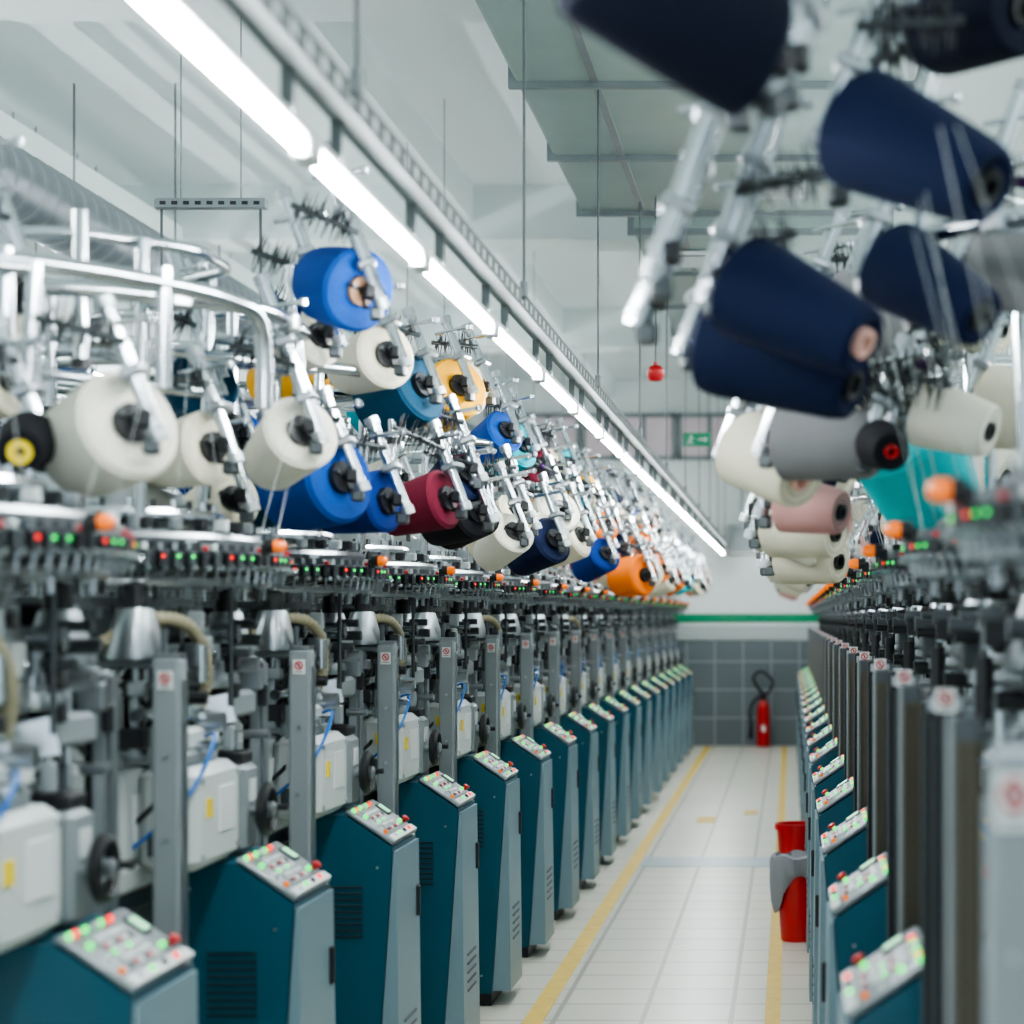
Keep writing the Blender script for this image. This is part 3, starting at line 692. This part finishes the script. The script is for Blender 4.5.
b.box((.06,-.017,0),(.09,.004,.018),WHITE); b.box((.10,-.017,.012),(.04,.004,.014),WHITE,rot=(0,.78,0)); b.box((.10,-.017,-.012),(.04,.004,.014),WHITE,rot=(0,-.78,0))
b.box((-.07,-.017,.0),(.022,.004,.05),WHITE,rot=(0,.3,0)); b.cyl((-.06,-.019,.04),(-.06,-.015,.04),.012,WHITE)
b.box((-.088,-.017,-.035),(.012,.004,.05),WHITE,rot=(0,.7,0)); b.box((-.055,-.017,-.035),(.012,.004,.05),WHITE,rot=(0,-.5,0)); b.box((-.05,-.017,.012),(.045,.004,.01),WHITE,rot=(0,.4,0))
obj('exit_sign',b.mesh('exit_sign'),loc=(-.80,18.0,3.03),cat='exit sign',label='green emergency exit sign with white running figure and arrow',scale=.78)
b=MB(); b.lathe([(.0,-.045),(.03,-.04),(.042,-.02),(.042,.01),(.025,.03),(.01,.035),(.01,.05)],RED,16); b.cyl((0,0,.04),(0,0,3.52-2.67),.0035,DGREY,seg=6)
obj('alarm_bell',b.mesh('alarm_bell'),loc=(-.64,10,2.67),cat='alarm',label='small red alarm beacon hung below the duct')
b=MB(); b.box((0,0,0),(.32,.12,.36),LGREY,bev=.01); b.box((0,-.062,0),(.26,.006,.30),GREY,bev=.003); b.cyl((0,0,.18),(0,0,.9),.012,GREY,seg=8); b.cyl((.11,-.06,0),(.11,-.075,0),.012,BLACK)
obj('electrical_box',b.mesh('electrical_box'),loc=(-.56,YB-.065,2.42),cat='electrical box',label='grey electrical box on the white end wall')
o=obj('fire_extinguisher',None,loc=(-.31,YB-.18,0),cat='fire extinguisher',label='red fire extinguisher with black hose by the tiled wall')
b=MB(); b.lathe([(.06,0),(.075,.008),(.078,.03),(.078,.42),(.07,.48),(.045,.53),(.025,.545),(.025,.56)],RED,24); b.box((0,-.0785,.22),(.05,.004,.07),WHITE); obj('tank',b.mesh('tank'),o)
b=MB(); b.cyl((0,0,.55),(0,0,.60),.025,BLACK); b.box((0,-.05,.615),(.022,.14,.012),BLACK,rot=(.25,0,0)); b.box((0,-.05,.64),(.022,.15,.010),BLACK,rot=(-.1,0,0)); obj('valve',b.mesh('valve'),o)
b=MB(); b.path(bez([(0,.0,.59),(-.05,-.02,.68),(-.12,-.02,.80),(-.03,-.02,.88),(.10,-.02,.78),(.07,-.02,.64),(-.02,-.04,.60),(-.12,-.04,.52),(-.16,-.03,.38),(-.14,-.02,.26)],6),.015,BLACK,8)
b.cyl((-.14,-.02,.26),(-.15,-.02,.10),.016,BLACK,r1=.032); obj('hose',b.mesh('hose'),o)
b=MB(); b.box((0,.12,.5),(.05,.03,.2),DGREY,bev=.003); b.box((0,.14,.5),(.03,.07,.03),DGREY); obj('wall_bracket',b.mesh('wall_bracket'),o)
def bin_(x,y,r,h,bag):
    o=obj('waste_bin',None,loc=(x,y,0),cat='bin',label='open red plastic bin'+(' with a grey sack draped inside' if bag else ' standing between the cabinets'),group='red bins at the aisle edge')
    b=MB(); b.lathe([(.0,.0),(r*.72,.0),(r*.74,.01),(r*.97,h-.03),(r*1.08,h-.03),(r*1.08,h),(r*.97,h),(r*.70,.02),(0,.02)],RED,24,cap=False); obj('bin_body',b.mesh('bin_body'),o)
    if bag:
        b=MB(); rr=random.Random(3); seg=40; prof=[(r*1.02,h*.52),(r*1.12,h*.62),(r*1.17,h*.80),(r*1.19,h*.96),(r*1.12,h+.015),(r*.95,h+.022),(r*.8,h-.01),(r*.5,h-.04),(.0,h-.05)]
        b.lathe(prof,mat('grey_sack',(.24,.25,.27),.7,bump=.8,bscale=25),seg,cap=False)
        nv=[]
        for i,(x_,y_,z_) in enumerate(b.v):
            a=math.atan2(y_,x_); f=1+.05*math.sin(9*a+z_*12)+.03*math.sin(14*a)
            lo=max(0,(h*.98-z_))
            nv.append((x_*f,y_*f,z_+lo*(.45*math.sin(a*1.0+2.6)+.3*math.sin(3*a))+.008*math.sin(5*a)))
        b.v=nv
        obj('sack',b.mesh('sack'),o,label='crumpled grey sack')
bin_(.035,9.78,.105,.38,True); bin_(.045,10.86,.115,.44,False)
# ---------------------------------------------------------------- world & camera
w=bpy.data.worlds.new('World'); bpy.context.scene.world=w; w.use_nodes=True
w.node_tree.nodes['Background'].inputs[0].default_value=(.78,.92,1,1); w.node_tree.nodes['Background'].inputs[1].default_value=1.7
cam=bpy.data.cameras.new('Camera'); co=bpy.data.objects.new('Camera',cam); COL.objects.link(co)
co.location=(0,0,1.5); co.rotation_euler=(pi/2,0,0)
cam.sensor_width=36; cam.lens=2100/1024*36; cam.shift_x=-278/1024; cam.shift_y=106/1024
cam.clip_start=.05; cam.clip_end=100
cam.dof.use_dof=True; cam.dof.focus_distance=7.4; cam.dof.aperture_fstop=2.8
bpy.context.scene.camera=co
try: bpy.context.scene.view_settings.look='AgX - Medium High Contrast'
except Exception as e: print(e)
print('cones',NC[0],'objects',len(bpy.data.objects))
